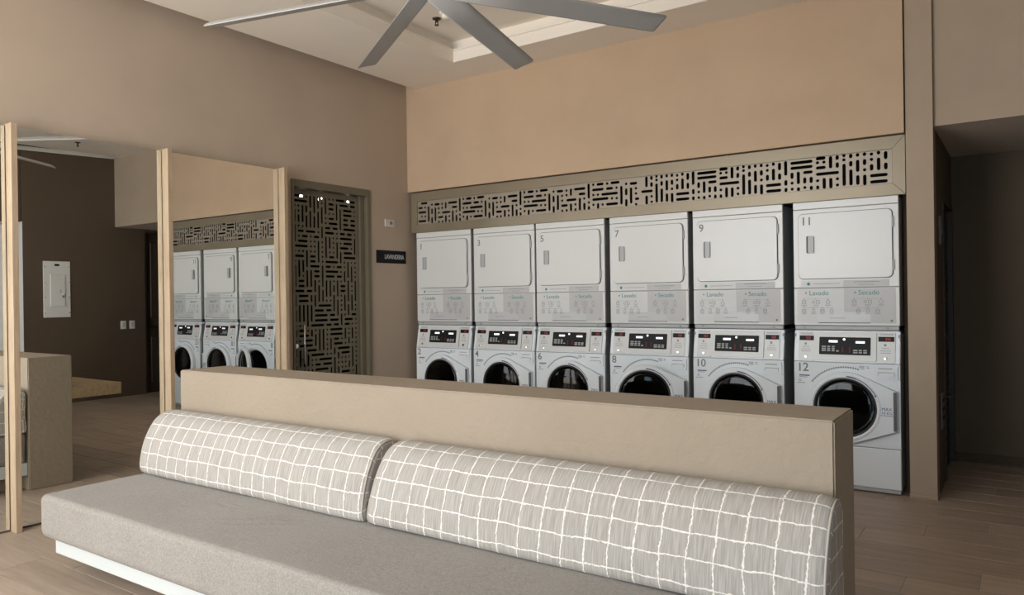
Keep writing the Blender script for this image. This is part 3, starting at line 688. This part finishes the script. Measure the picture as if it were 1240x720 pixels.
    for x0 in (0.030, 0.547):
        w = 0.110
        cpl('card_reader', plate_round(x0, x0+w, 0.006, 0.214, 0.004, -0.007, 0.003, 2), 'enamel')
        cpl('reader_strip', boxes((x0+0.012, x0+w-0.012, -0.008, -0.006, 0.192, 0.206)), 'decal_grey')
        cpl('reader_display', boxes((x0+0.006, x0+w-0.006, -0.0083, -0.006, 0.150, 0.184)), 'display')
        cpl('reader_digits', boxes(*[(x0+0.052+0.011*i, x0+0.059+0.011*i, -0.0088, -0.0075, 0.157, 0.177) for i in range(3)]), 'led_red')
        cpl('reader_print', boxes((x0+0.042, x0+0.056, -0.0078, -0.0065, 0.118, 0.134), (x0+0.03, x0+0.075, -0.0078, -0.0065, 0.104, 0.107), (x0+0.02, x0+0.085, -0.0078, -0.0065, 0.086, 0.089), (x0+0.02, x0+0.085, -0.0078, -0.0065, 0.071, 0.074)), 'ink_light')
        bm = bmesh.new(); lathe_y(bm, x0+0.052, 0.036, [(0.0, -0.013), (0.009, -0.012), (0.0125, -0.006), (0.0125, -0.004)], 14); cpl('reader_button', bm, 'chrome')
    # porthole door: ring that widens to an angular hinge plate on the right; origin on the hinge axis
    hx = 0.672; dcx = cx-hx
    d = bpy.data.objects.new('door', None)
    pts = []; r_ = 0.247; xr_ = 0.664-hx
    a_t = math.radians(62); a_b = math.radians(-68)
    n = 40
    for i in range(n+1):
        a = a_t+(2*PI+a_b-a_t)*i/n; pts.append((dcx+r_*math.cos(a), r_*math.sin(a)))
    pts += [(xr_, -0.142), (xr_, 0.128)]
    ro_ = 0.199
    cu = bpy.data.curves.new('door', 'CURVE'); cu.dimensions = '2D'; cu.fill_mode = 'BOTH'; cu.extrude = 0.014; cu.bevel_depth = 0.004; cu.bevel_resolution = 2; cu.offset = -0.004
    def spl2(pp):
        s = cu.splines.new('POLY'); s.points.add(len(pp)-1); s.use_cyclic_u = True
        for p, q in zip(s.points, pp): p.co = (q[0], q[1], 0, 1)
    spl2(pts); spl2([(dcx+ro_*math.cos(-2*PI*i/48), ro_*math.sin(-2*PI*i/48)) for i in range(48)])
    me = curve_mesh(cu, 'door'); bpy.data.curves.remove(cu); me.transform(Matrix.Rotation(PI/2, 4, 'X')); me.transform(Matrix.Translation((0, -0.022, 0)))
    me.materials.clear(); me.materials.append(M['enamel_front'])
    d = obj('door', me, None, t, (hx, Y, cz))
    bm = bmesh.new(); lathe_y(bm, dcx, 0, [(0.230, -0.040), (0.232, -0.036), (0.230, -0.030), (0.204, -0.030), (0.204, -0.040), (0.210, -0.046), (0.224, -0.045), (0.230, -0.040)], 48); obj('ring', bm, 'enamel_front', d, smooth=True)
    bm = bmesh.new(); lathe_y(bm, dcx, 0, [(0.206, -0.041), (0.2, -0.044), (0.19, -0.038), (0.186, -0.02), (0.2, -0.012)], 48); obj('inner_ring', bm, 'rubber', d, smooth=True)
    bm = bmesh.new(); lathe_y(bm, dcx, 0, [(0.0, -0.046), (0.10, -0.043), (0.17, -0.036), (0.194, -0.030), (0.186, -0.010), (0.175, 0.035), (0.14, 0.060), (0.0, 0.068)], 48); obj('glass', bm, 'glass', d, smooth=True)
    obj('hinge_slot', boxes((xr_-0.016, xr_+0.002, -0.0425, -0.034, -0.138, 0.124)), 'seam', d)
    bm = bmesh.new()                                       # printed arrow arc on the ring
    for i in range(24):
        a = math.radians(86-i*2.45); w_ = 0.0028 if i > 6 else 0.0045
        vs_ = [bm.verts.new((dcx+r*math.cos(q), -0.0472, r*math.sin(q))) for r, q in ((0.218-w_, a), (0.218-w_, a-math.radians(2.2)), (0.218+w_, a-math.radians(2.2)), (0.218+w_, a))]; bm.faces.new(vs_)
    a = math.radians(25); bm.faces.new([bm.verts.new((dcx+r*math.cos(q), -0.0472, r*math.sin(q))) for r, q in ((0.210, a+0.03), (0.226, a+0.03), (0.218, a-0.04))])
    obj('arrow_print', bm, 'navy', d)
    return t, d

XS = [0.0856, 0.807, 1.511, 2.247, 2.974, 3.734]
DLAB = ['white tumble dryer marked 1, leftmost of the row beside the taupe wall', 'white tumble dryer marked 3, second from the left of the row',
        'white tumble dryer marked 5, third from the left of the row', 'white tumble dryer marked 7, stacked above the washer with the ajar door',
        'white tumble dryer marked 9, second from the right of the row', 'white tumble dryer marked 11, rightmost of the row beside the plaster pier']
WLAB = ['white front-loading washer marked 2, leftmost of the row beside the taupe wall', 'white front-loading washer marked 4, second from the left of the row',
        'white front-loading washer marked 6, third from the left of the row', 'white front-loading washer marked 8 with its porthole door ajar',
        'white front-loading washer marked 10, second from the right of the row', 'white front-loading washer marked 12, rightmost of the row beside the plaster pier']
dryers, washers = [], []
dryer0 = make_dryer(); washer0, _wd = make_washer()
for i, x in enumerate(XS):
    nd, nw = str(2*i+1), str(2*i+2)
    d = dryer0 if i == 0 else copy_tree(dryer0)
    w = washer0 if i == 0 else copy_tree(washer0)
    dryers.append(d); washers.append(w)
    d.location = (x, 0.004, DZ0); w.location = (x, 0.0, 0.0)
    tag(d, DLAB[i], 'dryer', 'stacked tumble dryers')
    tag(w, WLAB[i], 'washing machine', 'front-loading washers below the dryers')
for i, x in enumerate(XS):
    d, w = dryers[i], washers[i]
    dd = [c_ for c_ in d.children if c_.name.split('.')[0] == 'door'][0]
    obj('number', text_mesh(str(2*i+1), 0.080, 'number', bold=0.0011), None, dd, (0.056, -0.0168, 0.752))
    fpn = [c_ for c_ in w.children if c_.name.split('.')[0] == 'front_panel'][0]
    obj('number', text_mesh(str(2*i+2), 0.084, 'number', 'LEFT', 0.0006, 0.97, 0.0011), None, fpn, (0.018, -0.0158, 0.818))
    wd = [c_ for c_ in w.children if c_.name.split('.')[0] == 'door'][0]
    obj('max_load', text_mesh('MAX', 0.030, 'navy', 'CENTER'), None, wd, (-0.064, -0.0408, -0.004))
    obj('max_load', text_mesh('10 KG', 0.026, 'navy', 'CENTER'), None, wd, (-0.064, -0.0408, -0.028))
    obj('max_load_line', boxes((-0.108, -0.022, -0.0412, -0.0395, -0.038, -0.035)), 'navy', wd)
    if i == 3: wd.rotation_euler = (0, 0, math.radians(21))

# ------------------------------------------------------------------ bench
pf = thing('bench_platform', 'white floating bench platform fixed to the low partition wall', 'bench', (2.84, -3.48, 0))
at_world(obj('deck', rbox(1.055, 4.63, -3.832, HY0-0.002, 0.112, 0.204, 0.004), 'platform', pf), pf)
at_world(obj('support', rbox(1.20, 4.50, -3.36, HY0-0.002, 0.0, 0.112, 0.003), 'partition', pf), pf)

def seat_cushion():
    X0, X1, Y0, Y1, Z0, Z1, r = 1.045, 4.64, -3.905, -3.14, 0.205, 0.425, 0.026
    prof = []
    for cy, cz, a0, rr in ((Y1-0.02, Z1-0.02, 0, 0.02), (Y0+r, Z1-r, PI/2, r), (Y0+0.045, Z0+0.045, PI, 0.045), (Y1-0.02, Z0+0.02, 1.5*PI, 0.02)):
        for i in range(7): a = a0+PI/2*i/6; prof.append((cy+rr*math.cos(a), cz+rr*math.sin(a)))
    # refine the flat runs
    P = []
    for i in range(len(prof)):
        p, q = Vector((*prof[i], 0)), Vector((*prof[(i+1) % len(prof)], 0)); n = max(1, int((q-p).length/0.012))
        for k in range(n): P.append(p+(q-p)*k/n)
    cy, cz = (Y0+Y1)/2, (Z0+Z1)/2
    xs = [X0+e for e in (0, 0.004, 0.012, 0.024, 0.04)]; n = 240
    xs += [X0+0.04+(X1-X0-0.08)*i/n for i in range(1, n)]; xs += [X1-e for e in (0.04, 0.024, 0.012, 0.004, 0)]
    bm = bmesh.new(); rings = []
    for x in xs:
        e = min(x-X0, X1-x, 0.04); ins = 0.04-math.sqrt(max(0, 0.04**2-(0.04-e)**2))
        ringv = []
        for p in P:
            sy = (cy-p.x)/((Y1-Y0)/2); sz = (cz-p.y)/((Z1-Z0)/2)
            y = p.x+ins*max(-1, min(1, sy)); z = p.y+ins*max(-1, min(1, sz))
            if p.y > Z1-0.03:                                # gentle sag, undulation and a few pulled creases
                u_ = (x-2.42)*0.82+(p.x+3.60)*0.57; v_ = -(x-2.42)*0.57+(p.x+3.60)*0.82
                env = math.exp(-(u_/0.17)**2-((v_)/0.075)**2)
                z += env*0.0075*math.sin(v_*105+u_*6) + 0.002*math.sin(x*4.1+p.x*6)+0.0012*math.sin(x*11+p.x*3)
                env2 = math.exp(-((x-2.05)/0.09)**2-((p.x+3.52)/0.05)**2); z += env2*0.003*math.sin(p.x*120+x*25)
            ringv.append(bm.verts.new((x, y, z)))
        rings.append(ringv)
    m_ = len(P)
    for A, B in zip(rings, rings[1:]):
        for i in range(m_): bm.faces.new((A[i], A[(i+1) % m_], B[(i+1) % m_], B[i]))
    bm.faces.new(rings[0][::-1]); bm.faces.new(rings[-1])
    return bm
sc_ = obj('seat_cushion', seat_cushion(), 'seat', smooth=True)
tag(sc_, 'long grey-taupe upholstered seat cushion lying on the white bench platform', 'cushion')

def bolster(name, X0, X1, label, top_in=(0.0, 0.0)):
    ctl = [(-3.142, 0.43), (-3.25, 0.429), (-3.365, 0.429), (-3.385, 0.437), (-3.392, 0.46), (-3.389, 0.50), (-3.378, 0.56), (-3.358, 0.62), (-3.325, 0.68), (-3.288, 0.725), (-3.25, 0.748), (-3.21, 0.757), (-3.175, 0.753), (-3.15, 0.735), (-3.140, 0.70), (-3.140, 0.55)]
    n0 = len(ctl); P = []
    for i in range(n0):                                     # Catmull-Rom
        p0, p1, p2, p3 = [Vector((*ctl[(i+k) % n0], 0)) for k in (-1, 0, 1, 2)]
        for k in range(4):
            t_ = k/4; P.append(0.5*((2*p1)+(p2-p0)*t_+(2*p0-5*p1+4*p2-p3)*t_*t_+(3*p1-p0-3*p2+p3)*t_**3))
    m_ = len(P); L = [0.0]
    for i in range(m_): L.append(L[-1]+(P[(i+1) % m_]-P[i]).length)
    cyz = Vector((-3.25, 0.56, 0))
    E_ = 0.045; offs = (0, 0.003, 0.009, 0.018, 0.03, 0.045); n = 60
    xs = [X0+e for e in offs]+[X0+E_+(X1-X0-2*E_)*i/n for i in range(1, n)]+[X1-e for e in offs[::-1]]
    bm = bmesh.new(); uvl = bm.loops.layers.uv.new('UVMap'); rings = []
    for x in xs:
        e = min(x-X0, X1-x, E_); s = (E_-math.sqrt(max(0, E_**2-(E_-e)**2)))/E_*0.030
        R_ = []
        for p in P:
            d_ = (cyz-p); q = p+d_.normalized()*s*min(1, d_.length/0.1)
            zz = max(0, (q.y-0.43)/0.33)
            if p.x > -3.16: q.x = min(q.x, -3.138)
            if p.y < 0.435: q.y = max(0.4285, min(q.y, 0.434))
            wob_ = 0.0035*math.sin(x*5.3+q.y*9)*(1 if p.x < -3.2 else 0)
            fx = (x-X0)/(X1-X0); xx = x+top_in[0]*zz*(1-fx)**6-top_in[1]*zz*fx**6
            R_.append(bm.verts.new((xx, q.x+wob_, q.y)))
        rings.append(R_)
    for k, (A, B) in enumerate(zip(rings, rings[1:])):
        for i in range(m_):
            f = bm.faces.new((A[i], A[(i+1) % m_], B[(i+1) % m_], B[i]))
            for lp_, uv_ in zip(f.loops, ((xs[k], L[i]), (xs[k], L[i+1]), (xs[k+1], L[i+1]), (xs[k+1], L[i]))): lp_[uvl].uv = uv_
            f.smooth = True
    for R_, x in ((rings[0][::-1], 0.0), (rings[-1], 0.0)):
        f = bm.faces.new(R_)
        for lp_ in f.loops: lp_[uvl].uv = (lp_.vert.co.y+0.3, lp_.vert.co.z)
    def pipe(R_, dx):
        pts = [v_.co+Vector((dx, 0, 0)) for v_ in R_]; pb = bmesh.new(); N = len(pts); prev = []
        for i in range(N):
            tg = (pts[(i+1) % N]-pts[i-1]).normalized(); a1 = Vector((1, 0, 0)); b1 = tg.cross(a1).normalized()
            prev.append([pb.verts.new(pts[i]+(a1*math.cos(q)+b1*math.sin(q))*0.0045) for q in [2*PI*j/6 for j in range(6)]])
        for i in range(N):
            A, B = prev[i], prev[(i+1) % N]
            for j in range(6): pb.faces.new((A[j], A[(j+1) % 6], B[(j+1) % 6], B[j]))
        return pb
    # seams are piped a little in from each end
    pl_, pr_ = pipe(rings[2], 0), pipe(rings[-3], 0)
    t = thing(name, label, 'cushion', ((X0+X1)/2, -3.26, 0.43), 'checked back cushions on the bench')
    bmesh.ops.recalc_face_normals(bm, faces=bm.faces[:])
    me = bpy.data.meshes.new('cushion_body'); bm.to_mesh(me); bm.free(); me.materials.append(M['grid'])
    at_world(obj('cushion_body', me, None, t), t)
    at_world(obj('piping', pl_, 'piping', t, smooth=True), t); at_world(obj('piping', pr_, 'piping', t, smooth=True), t)
    return t
bolster('back_cushion', 1.04, 2.800, 'white-gridded beige bolster cushion on the bench, the one nearer the mirrors', (0.0, 0.012))
bolster('back_cushion', 2.812, 4.652, 'white-gridded beige bolster cushion on the bench, the longer one nearer the camera', (0.03, 0.0))

# oak folding counter behind the partition (its end is seen in the mirror)
ct = obj('wood_counter', rbox(HX0, 3.6, HY1, -2.444, 0.640, 0.732, 0.004), 'oak_slab')
tag(ct, 'thick wooden folding counter fixed behind the partition, seen in the mirror', 'counter')

# ------------------------------------------------------------------ ceiling fan with eight blades
FX, FY, FZ, FR = 2.846, -2.962, 2.832, 1.293
fan = thing('ceiling_fan', 'large eight-bladed grey industrial ceiling fan', 'ceiling fan', (FX, FY, FZ))
bm = bmesh.new(); lathe_z(bm, 0, 0, [(0, -0.022), (0.07, -0.020), (0.105, -0.012), (0.115, 0.0), (0.115, 0.04), (0.10, 0.06), (0.085, 0.16), (0.05, 0.19), (0.0, 0.19)]); obj('motor_hub', bm, 'fan', fan, smooth=True)
bm = bmesh.new(); cyl(bm, (0, 0, 0.18), (0, 0, 0.80), 0.022, n=16); obj('down_rod', bm, 'fan', fan, smooth=True)
bm = bmesh.new(); lathe_z(bm, 0, 0, [(0, 0.74), (0.04, 0.75), (0.08, 0.80), (0.085, 0.833), (0, 0.833)]); obj('ceiling_canopy', bm, 'fan', fan, smooth=True)
def blade_mesh():
    bm = bmesh.new(); sec = []
    ch = 0.134; N = 12
    for r in (0.10, 0.5, 0.9, FR-0.012, FR):
        k = 1.0 if r < FR else 0.92
        ringv = []
        for i in range(N):
            a = 2*PI*i/N; u_ = math.cos(a)*ch/2*k; w_ = math.sin(a)*0.0105*(1.15-0.5*math.cos(a))*k + 0.010*(1-(2*u_/ch)**2)
            th = math.radians(-20)
            ringv.append(bm.verts.new((r, u_*math.cos(th)-w_*math.sin(th), u_*math.sin(th)+w_*math.cos(th))))
        sec.append(ringv)
    for A, B in zip(sec, sec[1:]):
        for i in range(N): bm.faces.new((A[i], A[(i+1) % N], B[(i+1) % N], B[i]))
    bm.faces.new(sec[0][::-1]); bm.faces.new(sec[-1]); return mesh_from(bm, 'blade', 'fan', True)
bmesh_blade = blade_mesh()
clamp = mesh_from(rbox(0.06, 0.18, -0.03, 0.03, 0.012, 0.034, 0.004), 'blade_clamp', 'fan_dark')
for k in range(8):
    b_ = obj('blade', bmesh_blade, None, fan); b_.rotation_euler = (0, 0, math.radians(13.5+45*k))
    obj('blade_clamp', clamp, None, b_)

# ------------------------------------------------------------------ sprinklers and detector
def sprinkler(x, y, z, label):
    t = thing('fire_sprinkler', label, 'sprinkler', (x, y, z), 'ceiling sprinklers')
    bm = bmesh.new(); lathe_z(bm, 0, 0, [(0, 0), (0.036, 0), (0.034, -0.008), (0.014, -0.014), (0, -0.014)], 18); obj('escutcheon', bm, 'brass_dark', t)
    bm = bmesh.new(); cyl(bm, (0, 0, -0.012), (0, 0, -0.03), 0.010, n=10); bx(bm, -0.014, -0.010, -0.004, 0.004, -0.055, -0.02); bx(bm, 0.010, 0.014, -0.004, 0.004, -0.055, -0.02); obj('frame', bm, 'brass_dark', t)
    bm = bmesh.new(); lathe_z(bm, 0, 0, [(0, -0.054), (0.018, -0.054), (0.018, -0.058), (0, -0.060)], 12); obj('deflector', bm, 'brass_dark', t)
sprinkler(1.174, -0.927, 3.665, 'dark bronze fire sprinkler in the ceiling tray behind the fan')
sprinkler(5.088, -0.844, ZC, 'dark bronze fire sprinkler on the lower ceiling, seen in the mirror')
sd = thing('smoke_detector', 'round white smoke detector on the ceiling tray beside the sprinkler', 'smoke detector', (1.32, -0.97, 3.665))
bm = bmesh.new(); lathe_z(bm, 0, 0, [(0, 0), (0.062, 0), (0.062, -0.014), (0.05, -0.018), (0, -0.018)], 24); obj('base', bm, 'ceiling', sd)
bm = bmesh.new(); lathe_z(bm, 0, 0, [(0.045, -0.017), (0.045, -0.036), (0.034, -0.048), (0, -0.050)], 24); obj('chamber', bm, 'ceiling', sd, smooth=True)
